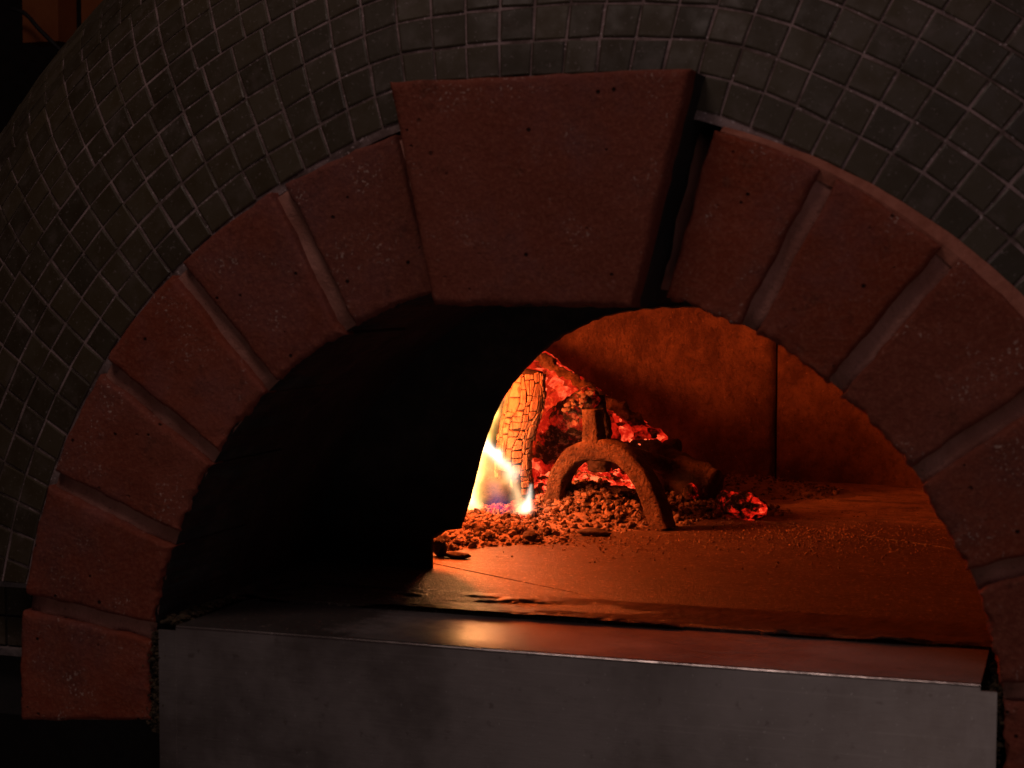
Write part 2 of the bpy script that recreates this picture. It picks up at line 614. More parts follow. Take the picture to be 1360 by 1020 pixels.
spans = [(104.9, 118.2), (118.2, 131.9), (131.9, 145.05), (145.05, 158.3), (158.3, 171.9), (171.9, 184.6),
         (63.0, 74.2), (50.4, 63.0), (36.1, 50.4), (22.0, 36.1), (8.2, 22.0), (-4.6, 8.2)]
for k, (a0, a1) in enumerate(spans):
    g0 = 0.001 if a0 in (104.9, -4.6) else GAP
    g1 = 0.001 if a1 in (74.2, 184.6) else GAP
    dr = random.uniform(-0.0015, 0.0015)

    def fn(u, v, a0=a0, a1=a1, g0=g0, g1=g1, dr=dr):
        r = RI + (RO + dr - RI) * v
        b0, b1 = R(a0) + g0 / r, R(a1) - g1 / r
        a = b0 + (b1 - b0) * u
        return r * math.cos(a), ZC + r * math.sin(a)
    V, F, soff = slab(fn, random.uniform(-0.001, 0.001), 0.118, 40 + 7 * k)
    soot_shade(build('brick', V, F, M['brick'], arch, smooth=True), soff)

# keystone, standing proud of the arch
KC = [(-0.0675, 0.2326), (0.068, 0.232), (0.1046, 0.3812), (-0.0992, 0.3798)]


def kfn(u, v):
    b = (np.array(KC[0]) * (1 - u) + np.array(KC[1]) * u) * (1 - v) + (np.array(KC[3]) * (1 - u) + np.array(KC[2]) * u) * v
    return b[0], b[1]


# u runs against the voussoirs' sense here, so mirror it
V, F, soff = slab(lambda u, v: kfn(1 - u, v), -0.030, 0.118, 333, rnd=0.004, rag=0.0013, relief=0.0009)
ks = soot_shade(build('keystone', V, F, M['brick'], arch, smooth=True), soff)
ks['label'] = 'large proud keystone at the crown of the brick arch'

# terracotta rim left showing outside the right-hand bricks
rv = []
nb = 90
for i in range(nb):
    a = R(-4 + 77.5 * i / (nb - 1))
    w = 0.0035 + 0.0045 * min(1, max(0, (70 - math.degrees(a)) / 25))
    for r, y in ((0.403, 0.05), (0.404, 0.0075), (RO + 0.0006, 0.0062), (RO + w * 1.15, 0.0108), (RO + w * 1.15 + 0.0012, 0.05)):
        rv.append(pol(a, r, y))
RV = np.array(rv)
RV += np.stack([fnoise(RV, 80, 5), fnoise(RV, 80, 6), fnoise(RV, 80, 7)], 1) * 0.0009
build('outer_rim', RV, [(a, d, c, b) for a, b, c, d in grid_faces(nb, 5)], M['rim'], arch)

# --- tiled shell
PITCH = 0.0245
S_N = 900
S_MAX = 0.70
s_tab = np.linspace(0, S_MAX, S_N)
phi = np.minimum(R(8) + s_tab * R(145), R(90))
r_tab = RO + 0.0045 + np.concatenate([[0], np.cumsum(np.cos(phi[:-1]) * np.diff(s_tab))])
y_tab = 0.013 + np.concatenate([[0], np.cumsum(np.sin(phi[:-1]) * np.diff(s_tab))])


def shell_pt(a, s):
    s = max(-0.01, min(S_MAX, s))
    r = float(np.interp(s, s_tab, r_tab)) + min(s, 0)
    y = float(np.interp(s, s_tab, y_tab))
    d = abs(math.degrees(a) - 90)
    if d <= 13.5:
        f = 0.985 / math.cos(R(d))
    elif d < 26:
        e = 0.985 / math.cos(R(13.5))
        t = (d - 13.5) / 12.5
        t = t * t * (3 - 2 * t)
        f = e * (1 - t) + t
    else:
        f = 1
    w = math.exp(-max(s, 0) / 0.10)
    r *= 1 + (f - 1) * w
    z = ZC + r * math.sin(a)
    if a > R(150): z = max(z, 0.0195)
    return np.array((r * math.cos(a), y, z))


na, ns = 160, 70
sv = [shell_pt(R(-6 + 192 * i / (na - 1)), -0.006 + (S_MAX + 0.006) * j / (ns - 1)) for i in range(na) for j in range(ns)]
SV = np.array(sv)
sf = grid_faces(na, ns)
shell = build('shell', SV, [(a, d, c, b) for a, b, c, d in sf], M['grout'], oven, smooth=True)
# barrel running back behind the front, plus its rounded end
bv = []
for i in range(na):
    a = R(-6 + 192 * i / (na - 1))
    p0 = shell_pt(a, S_MAX)
    for j, (yy, k) in enumerate(((p0[1], 1.0), (1.25, 1.0), (1.38, 0.93), (1.45, 0.75), (1.46, 0.0))):
        bv.append((p0[0] * k, yy, ZC + (p0[2] - ZC) * k))
build('back_shell', bv, [(a, d, c, b) for a, b, c, d in grid_faces(na, 5)], M['grout'], oven, smooth=True)


def project(P):
    v = np.asarray(P) - CAM
    d = v @ np.array(AX_A)
    f = 2271.5
    return 680 + f * (v @ np.array(AX_R)) / d, 510 - f * (v @ np.array(AX_U)) / d


tiles = []
rows = int(S_MAX / PITCH)
for k in range(rows):
    s0, s1 = k * PITCH, (k + 1) * PITCH
    rm = float(np.interp((s0 + s1) / 2, s_tab, r_tab))
    if k % 5 == 0:
        r5 = float(np.interp(min(S_MAX, s0 + 2.5 * PITCH), s_tab, r_tab))
        n = int(round(r5 * R(192) / PITCH))
        off = random.random()
    for i in range(-1, n + 1):
        a0 = R(-6) + (i + off) / n * R(192)
        a1 = R(-6) + (i + 1 + off) / n * R(192)
        am = math.degrees((a0 + a1) / 2)
        if am < -5 or am > 185:
            continue
        if k == 0 and 77.0 < am < 103.0:
            continue
        c = shell_pt((a0 + a1) / 2, (s0 + s1) / 2)
        if c[2] < 0.020 and c[0] < 0:
            continue
        g = 0.00085
        ga = g / rm
        pts = []
        for aa, ss in ((a0 + ga, s0 + 1.35 * g), (a1 - ga, s0 + 1.35 * g), (a1 - ga, s1 - 1.35 * g), (a0 + ga, s1 - 1.35 * g)):
            pts.append(shell_pt(aa + random.uniform(-.0006, .0006) / rm, ss + random.uniform(-.0006, .0006)))
        pts = np.array(pts)
        nn = np.cross(pts[1] - pts[0], pts[3] - pts[0])
        nn /= np.linalg.norm(nn)
        if nn[1] > 0 and nn @ (c - np.array((0, 0.5, ZC))) < 0 or nn @ (c - np.array((0, 0.6, ZC))) < 0:
            nn = -nn
        cen = pts.mean(0)
        ctr = shell_pt((a0 + a1) / 2, (s0 + s1) / 2)
        lift = 0.0010 + max(0, float((ctr - cen) @ nn)) + random.uniform(-.0001, .0002)
        tilt = np.array([random.uniform(-.0003, .0003) for _ in range(2)])
        e1 = (pts[1] - pts[0]); e1 /= np.linalg.norm(e1)
        e2 = np.cross(nn, e1)
        low, mid, top = [], [], []
        for q in pts:
            dq = q - cen
            flat = cen + dq - nn * (dq @ nn)
            tz = tilt[0] * (dq @ e1) / .011 + tilt[1] * (dq @ e2) / .011
            low.append(flat - nn * 0.0035)
            mid.append(flat + nn * (lift - 0.0005 + tz))
            top.append(cen + (flat - cen) * 0.91 + nn * (lift + tz))
        V = np.array(low + mid + top)
        F = [(8, 9, 10, 11)]
        for j in range(4):
            j2 = (j + 1) % 4
            F += [(j, j2, 4 + j2, 4 + j), (4 + j, 4 + j2, 8 + j2, 8 + j)]
        # facing and size in view
        to = CAM - cen
        facing = float(nn @ to) / np.linalg.norm(to)
        x, y = project(cen)
        vis = facing > 0 and -30 < x < 1390 and -30 < y < 1050
        areapx = facing / np.linalg.norm(to) ** 2 if vis else 0
        tiles.append((areapx, V, F))
tiles.sort(key=lambda t: -t[0])
rest = MB()
for k, (w, V, F) in enumerate(tiles):
    if k < 300 and w > 0:
        build('tile', V, F, M['tile'], shell)
    else:
        rest.add(V, F)
o = rest.done('tile_field', M['tile'], shell)
o['kind'] = 'stuff'

# --- tiled kerb with two pale trim strips at the foot of the shell, left of the arch
for z0, z1 in ((0.0125, 0.0175), (-0.041, -0.036)):
    mb = MB(); mb.box(-0.62, -0.4185, 0.030, 0.10, z0, z1)
    mb.done('trim_strip', M['trim'], plinth)
mb = MB(); mb.box(-0.62, -0.4185, 0.040, 0.10, -0.0895, 0.010)
mb.done('kerb', M['dark'], plinth)
for k in range(8):
    for z0, z1 in ((-0.0345, -0.0125), (-0.0105, 0.0115)):
        mb = MB(); mb.box(-0.4455 - k * .0245, -0.4233 - k * .0245, 0.0375, 0.05, z0, z1)
        mb.done('tile', M['tile'], plinth)

# --- throat: sooty passage behind the bricks
tv = []
na = 60
prof = ((0.3045, 0.112), (0.306, 0.15), (0.306, 0.2), (0.306, 0.284))
for i in range(na):
    a = R(-4 + 188 * i / (na - 1))
    for r, y in prof:
        tv.append(pol(a, r, y))
TV = np.array(tv)
TV += np.stack([fnoise(TV, 30, 61), 0 * TV[:, 0], fnoise(TV, 30, 62)], 1) * 0.002
build('throat', TV, grid_faces(na, 4), M['soot'], oven, smooth=True)

# --- inner arch: wall between throat and chamber, opening a little right of centre
IN = [(-0.189, -0.006), (-0.189, 0.014), (-0.1885, 0.027), (-0.176, 0.0335), (-0.163, 0.037), (-0.156, 0.057), (-0.149, 0.083), (-0.142, 0.109),
      (-0.1295, 0.141), (-0.116, 0.162), (-0.096, 0.184), (-0.076, 0.200), (-0.056, 0.211), (-0.037, 0.219), (-0.011, 0.2245),
      (0.02, 0.227), (0.06, 0.226), (0.10, 0.219), (0.15, 0.202), (0.19, 0.178), (0.23, 0.140), (0.26, 0.095), (0.28, 0.05), (0.29, 0.02), (0.292, -0.006)]
INs = [IN[0], IN[1], IN[2], IN[3], IN[4]]
P = np.array(IN[4:])
for i in range(len(P) - 1):
    p0, p1, p2, p3 = P[max(i - 1, 0)], P[i], P[i + 1], P[min(i + 2, len(P) - 1)]
    for t in (0.25, 0.5, 0.75, 1.0):
        q = 0.5 * ((2 * p1) + (-p0 + p2) * t + (2 * p0 - 5 * p1 + 4 * p2 - p3) * t * t + (-p0 + 3 * p1 - 3 * p2 + p3) * t ** 3)
        INs.append(tuple(q))
n = len(INs)
iv = []
for i, (x, z) in enumerate(INs):
    t = i / (n - 1)
    a = math.pi * (1.02 - 1.04 * t)
    ox, oz = 0.5 * math.cos(a), -0.006 + 0.5 * max(0, math.sin(a))
    if i == 0: ox, oz = -0.5, -0.006
    if i == n - 1: ox, oz = 0.5, -0.006
    j = 0.0007 * math.sin(i * 2.7)
    for (px, py, pz) in ((ox, 0.283, oz), (x, 0.283, z + j), (x + 0.0015, 0.286, z + j - .001), (0.05 + (x - 0.05) * 1.13, 0.325, z * 1.03), (ox, 0.327, oz)):
        iv.append((px, py, pz))
build('inner_arch', iv, grid_faces(n, 5), M['soot'], oven)

# --- chamber wall: refractory panels with open joints, then the dome
CX, CY, CR = 0.05, 0.60, 0.42
edges = [-32, 48.5, 98.6, 148.5, 212]
for k in range(4):
    a0, a1 = R(edges[k]) + 0.0022, R(edges[k + 1]) - 0.0022
    na_, nz_ = 60, 40
    V = []
    for i in range(na_):
        u = i / (na_ - 1)
        a = a0 + (a1 - a0) * u
        e = min(u, 1 - u) * (a1 - a0) * CR
        rr = CR + (0.006 if i in (0, na_ - 1) else 0) + 0.003 * max(0, 1 - e / 0.006)
        for j in range(nz_):
            z = -0.01 + 0.44 * j / (nz_ - 1)
            r = rr * (1 if z < 0.14 else math.cos((z - 0.14) / 0.30 * 0.95))
            V.append((CX + r * math.cos(a), CY + r * math.sin(a), z))
    V = np.array(V)
    d = fnoise(V, 14, 80 + k, 5) * 0.006
    rad = np.stack([V[:, 0] - CX, V[:, 1] - CY, 0 * V[:, 0]], 1)
    rad /= np.linalg.norm(rad, axis=1)[:, None]
    V += rad * d[:, None]
    build('wall_panel', V, grid_faces(na_, nz_), M['wall'], oven, smooth=True)
V = []
for i in range(72):
    a = 2 * math.pi * i / 72
    for j in range(8):
        z = -0.02 + 0.47 * j / 7
        r = 0.434 * (1 if z < 0.14 else math.cos((z - 0.14) / 0.31 * 0.95))
        V.append((CX + r * math.cos(a), CY + r * math.sin(a), z))
dome = build('dome_backing', V, [f for f in grid_faces(72, 8, True) if min(V[i][1] for i in f) > 0.326], M['soot'], oven, smooth=True)
mb = MB(); mb.box(-0.40, 0.50, 0.30, 1.04, 0.425, 0.445)
mb.done('dome_cap', M['soot'], oven)

# --- hearth: slabs laid askew, with open joints


def clip(poly, n, d):
    out = []
    for i in range(len(poly)):
        a, b = np.array(poly[i]), np.array(poly[(i + 1) % len(poly)])
        da, db = a @ n - d, b @ n - d
        if da >= 0: out.append(tuple(a))
        if da * db < 0: out.append(tuple(a + (b - a) * da / (da - db)))
    return out


mb = MB(); mb.box(-0.44, 0.52, 0.113, 1.06, -0.06, -0.006)
bed = mb.done('hearth_bed', M['soot'], oven)
ang = R(-31)
e1, e2 = np.array((math.cos(ang), math.sin(ang))), np.array((-math.sin(ang), math.cos(ang)))
o0 = np.array((-0.105, 0.2535))
SZ, SX = 0.42, 0.95
for i in range(-3, 4):
    for j in range(-3, 4):
        g = 0.0013
        c0 = o0 + e1 * (i * SX - 0.30) + e2 * j * SZ
        poly = [tuple(c0 + e1 * (g if a == 0 else SX - g) + e2 * (g if b == 0 else SZ - g)) for a, b in ((0, 0), (1, 0), (1, 1), (0, 1))]
        for nrm, d in (((1, 0), -0.44), ((-1, 0), -0.52), ((0, 1), 0.1125), ((0, -1), -1.06)):
            poly = clip(poly, np.array(nrm), d)
            if len(poly) < 3: break
        if len(poly) < 3: continue
        m = len(poly)
        cen = np.mean(poly, 0)
        zz = random.uniform(-0.0006, 0.0004)
        V = [(x, y, -0.03) for x, y in poly] + [(x, y, -0.0004 + zz) for x, y in poly]
        V += [(cen[0] + (x - cen[0]) * 0.9985, cen[1] + (y - cen[1]) * 0.9985, zz) for x, y in poly]
        F = [tuple(range(2 * m, 3 * m))]
        for q in range(m):
            q2 = (q + 1) % m
            F += [(q, q2, m + q2, m + q), (m + q, m + q2, 2 * m + q2, 2 * m + q)]
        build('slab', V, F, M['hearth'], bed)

# --- steel sill across the mouth: a bent sheet
xs = np.linspace(-0.2765, 0.2845, 60)
prof = [(0.1115, -0.0022), (0.07, -0.0018), (0.03, -0.0012), (0.0022, -0.0006)]
for t in np.linspace(0, 1, 7)[1:]:
    a = t * math.pi / 2
    prof.append((0.0022 - 0.0022 * math.sin(a), -0.0028 + 0.0022 * math.cos(a)))
prof += [(0.0, -0.05), (0.0, -0.15), (0.0, -0.30)]
V = []
for x in xs:
    for y, z in prof:
        V.append((x, y - 0.002, z))
V = np.array(V)
V[:, 2] += fnoise(V * np.array((1, .3, .3)), 7, 90, 2) * 0.0005
sf = grid_faces(len(xs), len(prof))
sill = build('steel_sill', V, sf, M['steel'], oven, smooth=True)
sill.data.materials.append(M['steel_top'])
sill.data.materials.append(M['steel_edge'])
for k in range(len(sf)):
    if k % (len(prof) - 1) < 3:
        sill.data.polygons[k].material_index = 1
    elif k % (len(prof) - 1) < 9:
        sill.data.polygons[k].material_index = 2
for x0, x1 in ((-0.2905, -0.2765), (0.2845, 0.2945)):
    mb = MB(); mb.box(x0, x1, -0.0021, 0.0, -0.30, -0.0045)
    mb.done('end_flap', M['steel'], sill)
# burnt-on grime along both ends of the sill and the foot of the left jamb
gr = MB()


_LV = {}


def lump(mbq, c, s, seed, n=0, sq=(1, 1, 1)):
    key = (n, seed % 40)
    if key not in _LV:
        V, F = ICO[n]
        q = seed % 40
        _LV[key] = V * (1 + 0.5 * fnoise(V, 1.5, q, 2) + (0.24 * vnoise(V, 4.3, q + 9) if n else 0))[:, None]
    W = _LV[key] * np.array(sq) * s
    th = seed * 1.7
    Rz = np.array(((math.cos(th), -math.sin(th), 0), (math.sin(th), math.cos(th), 0), (0, 0, 1)))
    tp = seed * 2.9
    Rx = np.array(((1, 0, 0), (0, math.cos(tp), -math.sin(tp)), (0, math.sin(tp), math.cos(tp))))
    mbq.add(W @ Rx.T @ Rz.T + np.array(c), ICO[n][1])


def make_ico():
    import bmesh
    out = []
    for sub in (1, 2, 3):
        bm = bmesh.new()
        bmesh.ops.create_icosphere(bm, subdivisions=sub, radius=1)
        out.append((np.array([v.co[:] for v in bm.verts]), [tuple(v.index for v in f.verts) for f in bm.faces]))
        bm.free()
    return out


ICO = make_ico()
for k in range(1100):
    t = random.random()
    m = k % 3
    if m == 0:      # along the left end, running back
        c = (-0.281 + random.gauss(0, .0035) - 0.006 * t, 0.002 + 0.108 * t, -0.001 + random.uniform(0, .004))
    elif m == 1:    # down the left jamb
        c = (-0.2935 + random.gauss(0, .0035), -0.001 + random.uniform(0, .004), -0.006 - 0.075 * t)
    else:           # right end
        c = (0.2925 + random.gauss(0, .0025), 0.0 + 0.10 * t * t, -0.004 - 0.06 * (1 - t) * random.random())
    lump(gr, c, random.choice((.0007, .0009, .0012, .0016, .0024)), 500 + k, 0, (1.2, .8, .7))
o = gr.done('burnt_crust', M['grime'], sill)
o['kind'] = 'stuff'

# ------------------------------------------------------------------ background at the upper left
mb = MB()
mb.box(-1.479, -1.405, 1.60, 1.66, 0.672, 0.90)
cab = mb.done('wooden_post', M['wood'], None, (-1.44, 1.63, 0.672))
tag(cab, 'dim orange wooden post in the dark behind the oven, upper left', 'post')
mb = MB()
mb.box(-1.395, -1.30, 1.66, 1.70, 0.705, 0.90)
cab = mb.done('wooden_board', M['wood'], None, (-1.35, 1.68, 0.705))
tag(cab, 'darker wooden board right of the orange post behind the oven', 'board')


def tube(path, rad, nseg, M_, name, parent=None, loc=None, noise=0.0, nscale=60, seed=0, rings=None, caps=True, ridged=0.0, flat=1.0):
    P = np.array(path, float)
    rad = np.atleast_1d(np.array(rad, float))
    if len(rad) == 1: rad = np.repeat(rad, len(P))
    if rings:
        t = np.linspace(0, len(P) - 1, rings)
        idx = np.arange(len(P))
        # smooth (Catmull-Rom) resample
        Q = []
        for tt in t:
            i = min(int(tt), len(P) - 2); f = tt - i
            p0, p1, p2, p3 = P[max(i - 1, 0)], P[i], P[i + 1], P[min(i + 2, len(P) - 1)]
            Q.append(0.5 * ((2 * p1) + (-p0 + p2) * f + (2 * p0 - 5 * p1 + 4 * p2 - p3) * f * f + (-p0 + 3 * p1 - 3 * p2 + p3) * f ** 3))
        rad = np.interp(t, idx, rad)
        P = np.array(Q)
    n = len(P)
    T = np.gradient(P, axis=0)
    T /= np.linalg.norm(T, axis=1)[:, None]
    ref = np.array((0, 0, 1.0)) if abs(T[0][2]) < 0.8 else np.array((0, 1.0, 0))
    V = np.zeros((n, nseg, 3))
    for i in range(n):
        a = np.cross(T[i], ref); a /= np.linalg.norm(a)
        b = np.cross(a, T[i])
        th = np.arange(nseg) * 2 * math.pi / nseg
        V[i] = P[i] + rad[i] * (np.cos(th)[:, None] * a + flat * np.sin(th)[:, None] * b)
    Vf = V.reshape(-1, 3)
    if noise:
        C = np.repeat(P, nseg, 0)
        D = Vf - C
        D /= np.linalg.norm(D, axis=1)[:, None]
        amp = fnoise(Vf, nscale, seed, 4)
        if ridged:
            amp = amp + ridged * (1 - 2 * np.abs(fnoise(Vf, nscale * 0.8, seed + 30, 3)))
        amp = amp + 0.35 * fnoise(Vf, nscale * 4, seed + 60, 3)
        Vf = Vf + D * (amp * noise)[:, None]
    F = []
    for i in range(n - 1):
        for j in range(nseg):
            F.append((i * nseg + j, i * nseg + (j + 1) % nseg, (i + 1) * nseg + (j + 1) % nseg, (i + 1) * nseg + j))
    if caps:
        k = len(Vf)
        e0 = Vf[:nseg].mean(0); e1_ = Vf[-nseg:].mean(0)
        r0 = (Vf[:nseg] - e0) * 0.55 + e0 - T[0] * rad[0] * 0.10
        r1 = (Vf[-nseg:] - e1_) * 0.55 + e1_ + T[-1] * rad[-1] * 0.10
        if noise:
            r0 = r0 + np.stack([fnoise(r0, 90, seed + s) for s in (1, 2, 3)], 1) * noise
            r1 = r1 + np.stack([fnoise(r1, 90, seed + s) for s in (1, 2, 3)], 1) * noise
        Vf = np.concatenate([Vf, r0, r1, [e0 - T[0] * rad[0] * .05], [e1_ + T[-1] * rad[-1] * .05]])
        for j in range(nseg):
            j2 = (j + 1) % nseg
            F += [(j2, j, k + j, k + j2), (k + j2, k + j, k + 2 * nseg)]
            b = (n - 1) * nseg
            F += [(b + j, b + j2, k + nseg + j2, k + nseg + j), (k + nseg + j, k + nseg + j2, k + 2 * nseg + 1)]
    return build(name, Vf, F, M_, parent, loc, smooth=True)


o = tube([(-1.47, 1.55, 0.725), (-1.44, 1.55, 0.715), (-1.41, 1.55, 0.685), (-1.37, 1.56, 0.645)], 0.004, 8, M['wire'], 'cable',
         None, (-1.42, 1.55, 0.645), rings=16)
tag(o, 'thin dark cable curling below the wooden post, upper left', 'cable')

# ------------------------------------------------------------------ ash heap and embers


def heap_h(x, y):
    """height of the ash over the hearth"""
    def blob(cx, cy, sx, sy, h, rot=0.0):
        c, s = math.cos(rot), math.sin(rot)
        u, v = (x - cx) * c + (y - cy) * s, -(x - cx) * s + (y - cy) * c
        return h * np.exp(-(u / sx) ** 2 - (v / sy) ** 2)
    h = blob(-0.135, 0.615, 0.060, 0.050, 0.030)
    h = h + blob(-0.155, 0.70, 0.075, 0.055, 0.040)
    h = h + blob(-0.235, 0.50, 0.060, 0.10, 0.012)
    h = h + blob(-0.245, 0.68, 0.08, 0.10, 0.020)
    h = h + blob(-0.03, 0.91, 0.10, 0.06, 0.019)
    h = h + blob(-0.02, 0.73, 0.06, 0.05, 0.009)
    h = h + blob(-0.17, 0.47, 0.05, 0.03, 0.006)
    return h


gx, gy = 110, 130
X, Y = np.meshgrid(np.linspace(-0.36, 0.10, gx), np.linspace(0.32, 0.985, gy), indexing='ij')
P = np.stack([X.ravel(), Y.ravel(), 0 * X.ravel()], 1)
Z = heap_h(P[:, 0], P[:, 1])
Z = Z + np.clip(Z / 0.012, 0, 1) * fnoise(P, 60, 120, 4) * 0.004 - 0.0030
P[:, 2] = Z
inside = (P[:, 0] - CX) ** 2 + (P[:, 1] - CY) ** 2 < (CR - 0.004) ** 2
F = [f for f in grid_faces(gx, gy) if max(Z[i] for i in f) > -0.002 and all(inside[i] for i in f)]
ash = MB()
used = sorted({i for f in F for i in f})
mp = {i: k for k, i in enumerate(used)}
ash.add(P[used], [tuple(mp[i] for i in f) for f in F])
emb = MB()
cnt = 0
ntry = 0
while cnt < 21000 and ntry < 360000:
    ntry += 1
    x = random.uniform(-0.34, 0.08); y = random.uniform(0.325, 0.95)
    if (x - CX) ** 2 + (y - CY) ** 2 > (CR - .02) ** 2: continue
    h = float(heap_h(x, y))
    if h < 0.0022 or random.random() > min(1, h / 0.016 + 0.10): continue
    s = random.choice((.0006, .0007, .0009, .001, .0012, .0015, .002, .0036)) * random.uniform(.7, 1.35)
    if y > 0.78: s *= 0.55
    hot = (0.645 < y < 0.76 and -0.27 < x < -0.105 and random.random() < 0.75) or \
          (0.55 < y < 0.66 and -0.29 < x < -0.185 and random.random() < 0.40)
    c = (x, y, h - 0.003 + s * random.uniform(.1, .7))
    (lump)(emb if hot else ash, c, s, 1000 + cnt, 1 if s > .0017 else 0, (1, random.uniform(.5, 1.2), random.uniform(.4, .95)))
    cnt += 1
o = ash.done('ash_heap', M['ash'], None, (-0.15, 0.6, 0))
tag(o, 'heap of pale crumbly ash and clinker under and around the iron andiron', 'ash', kind='stuff')
o = emb.done('ember_bed', M['ember'], None, (-0.17, 0.68, 0))
tag(o, 'bed of small glowing red embers behind the andiron and under the flame', 'embers', kind='stuff')

grit = MB()
for k in range(4200):
    if k % 5 < 3:
        x = random.gauss(0.125, 0.075); y = random.gauss(0.60 + (x - .1) * .3, 0.075)
    elif k % 5 == 3:
        x = random.uniform(-0.2, 0.30); y = random.uniform(0.35, 0.95)
    else:
        x = random.gauss(-0.12, 0.07); y = random.gauss(0.47, 0.03) - x * 0.1
    if (x - CX) ** 2 + (y - CY) ** 2 > (CR - .02) ** 2 or y < 0.31: continue
    s = random.choice((.0004, .0005, .0006, .0008, .0011)) * random.uniform(.7, 1.3)
    lump(grit, (x, y, s * .3), s, 5000 + k, 0, (1, 1, .7))
o = grit.done('hearth_grit', M['grit'], None, (0.1, 0.6, 0))
tag(o, 'loose grit and crumbs strewn over the hearth right of the fire', 'grit', kind='stuff')

# burnt crust flaking along the front edge of the hearth
cr = MB()
nx_, ny_ = 330, 52
X, Y = np.meshgrid(np.linspace(-0.285, 0.285, nx_), np.linspace(0.1085, 0.190, ny_), indexing='ij')
P = np.stack([X.ravel(), Y.ravel(), 0 * X.ravel()], 1)
env = np.exp(-((P[:, 0] + 0.105) / 0.085) ** 2) * np.clip((0.188 - P[:, 1]) / 0.03, 0, 1)
hn = fnoise(P * np.array((0.45, 1.3, 1)), 42, 401, 4)
lip = np.exp(-((P[:, 1] - 0.1125) / 0.0065) ** 2) * (0.75 + 0.6 * fnoise(P * np.array((1, .2, 1)), 50, 431, 3))
env = np.maximum(env, lip)
P[:, 2] = np.clip((hn + 0.30 * env - 0.24) * 0.012 * env, -0.002, 0.0022) + fnoise(P, 160, 409, 2) * 0.0004
F = [f for f in grid_faces(nx_, ny_) if max(P[i, 2] for i in f) > -0.0004]
cr.add(P, F)
o = cr.done('burnt_crust', M['crust'], None, (-0.1, 0.14, 0))
tag(o, 'thin glossy burnt crust flaking along the front edge of the hearth', 'crust', kind='stuff')

# ------------------------------------------------------------------ loose coals and shards


def coal(c, s, sq, seed, mat, name, label, cat='coal', group=None):
    mbq = MB()
    V, F = ICO[2]
    W = V * (1 + 0.38 * fnoise(V, 1.6, seed, 3) + 0.10 * fnoise(V, 6, seed + 4, 2))[:, None] * np.array(sq) * s
    W = W[:, :]
    W[:, 2] -= W[:, 2].min()
    mbq.add(W + np.array(c), F)
    o = mbq.done(name, mat, None, c, smooth=True)
    tag(o, label, cat, group)
    return o


coal((0.012, 0.672, -0.001), 0.017, (1.3, .9, .85), 3, M['ember_coal'], 'glowing_coal', 'largest lone coal glowing red on the open hearth right of the logs')
coal((-0.010, 0.690, -0.001), 0.012, (1.0, .9, 1.1), 8, M['ember_coal'], 'glowing_coal', 'glowing coal leaning against the left side of the largest lone coal')
coal((-0.056, 0.722, 0.006), 0.0095, (.9, .9, 1.1), 14, M['ember_coal'], 'glowing_coal', 'small glowing coal below the dark log, right of the andiron leg')
coal((-0.034, 0.690, -0.001), 0.0065, (1.2, .9, .7), 19, M['charcoal'], 'coal', 'dull dark coal between the small and the large glowing coals')
coal((-0.205, 0.349, -0.001), 0.0075, (.9, .9, 1.2), 23, M['charcoal'], 'coal', 'black coal lump beside the foot of the left jamb')
coal((-0.186, 0.342, -0.001), 0.0065, (1.9, .9, .45), 29, M['charcoal'], 'coal', 'flat black cinder right of the coal by the left jamb')
coal((-0.105, 0.508, -0.001), 0.0085, (1.9, .7, .5), 33, M['charcoal'], 'coal', 'flat dark shard at the foot of the ash heap inside the andiron')
coal((-0.152, 0.452, -0.001), 0.007, (1.0, .9, .8), 37, M['charcoal'], 'coal', 'dark coal at the front of the ash below the small flame')
coal((-0.112, 0.62, 0.026), 0.011, (1.5, .7, .45), 41, M['burnt'], 'coal', 'brown splinter lying on top of the ash inside the andiron arch')

coal((-0.236, 0.592, 0.002), 0.017, (1.15, .6, 1.2), 47, M['charcoal'], 'coal', 'added black charcoal block behind the flame, a backdrop darkening its blue heart')  # added backdrop that keeps the heart of the flame dark

# ------------------------------------------------------------------ logs


def bark_log(name, label, path, rad, mat, seed, noise=0.005, nscale=45, ridged=0.5, rings=100, nseg=64):
    base = np.array(path).mean(0)
    base[2] = min(p[2] for p in path) - max(np.atleast_1d(rad))
    t = thing(name, label, 'log', tuple(base), 'logs on the fire')
    tube(path, rad, nseg, mat, 'trunk', t, noise=noise, nscale=nscale, seed=seed, rings=rings, ridged=ridged)
    return t


lg = bark_log('burning_log', 'long log at the back of the fire with an ashy ridge and red hot underside',
              [(-0.340, 0.83, 0.168), (-0.262, 0.815, 0.126), (-0.19, 0.80, 0.088), (-0.112, 0.785, 0.048)],
              [0.036, 0.034, 0.032, 0.024], M['ember_log'], 201, 0.0075, 38)
# ash skin along the top of that log
tube([(-0.336, 0.822, 0.202), (-0.258, 0.805, 0.160), (-0.20, 0.79, 0.127), (-0.15, 0.782, 0.099), (-0.108, 0.775, 0.074)],
     [0.005, 0.006, 0.006, 0.0065, 0.003], 24, M['bark_ash'], 'ash_ridge', lg, noise=0.0085, nscale=95, seed=205, rings=130, ridged=0.3)
ck = MB()
for k in range(230):
    t = random.random()
    ax = np.array((-0.335 + 0.222 * t, 0.83 - 0.045 * t, 0.166 - 0.116 * t))
    rr = 0.033 - 0.010 * t
    th = R(random.uniform(-75, 50))
    c = ax + rr * np.array((-0.2 * math.cos(th), -math.cos(th), 0)) + np.array((0.5, 0, 0.87)) * rr * math.sin(th)
    lump(ck, c, random.uniform(.004, .010), 7000 + k, 0, (1.2, .6, .8))
ck.done('ember_chunks', M['ember_chunk'], lg)['kind'] = 'stuff'

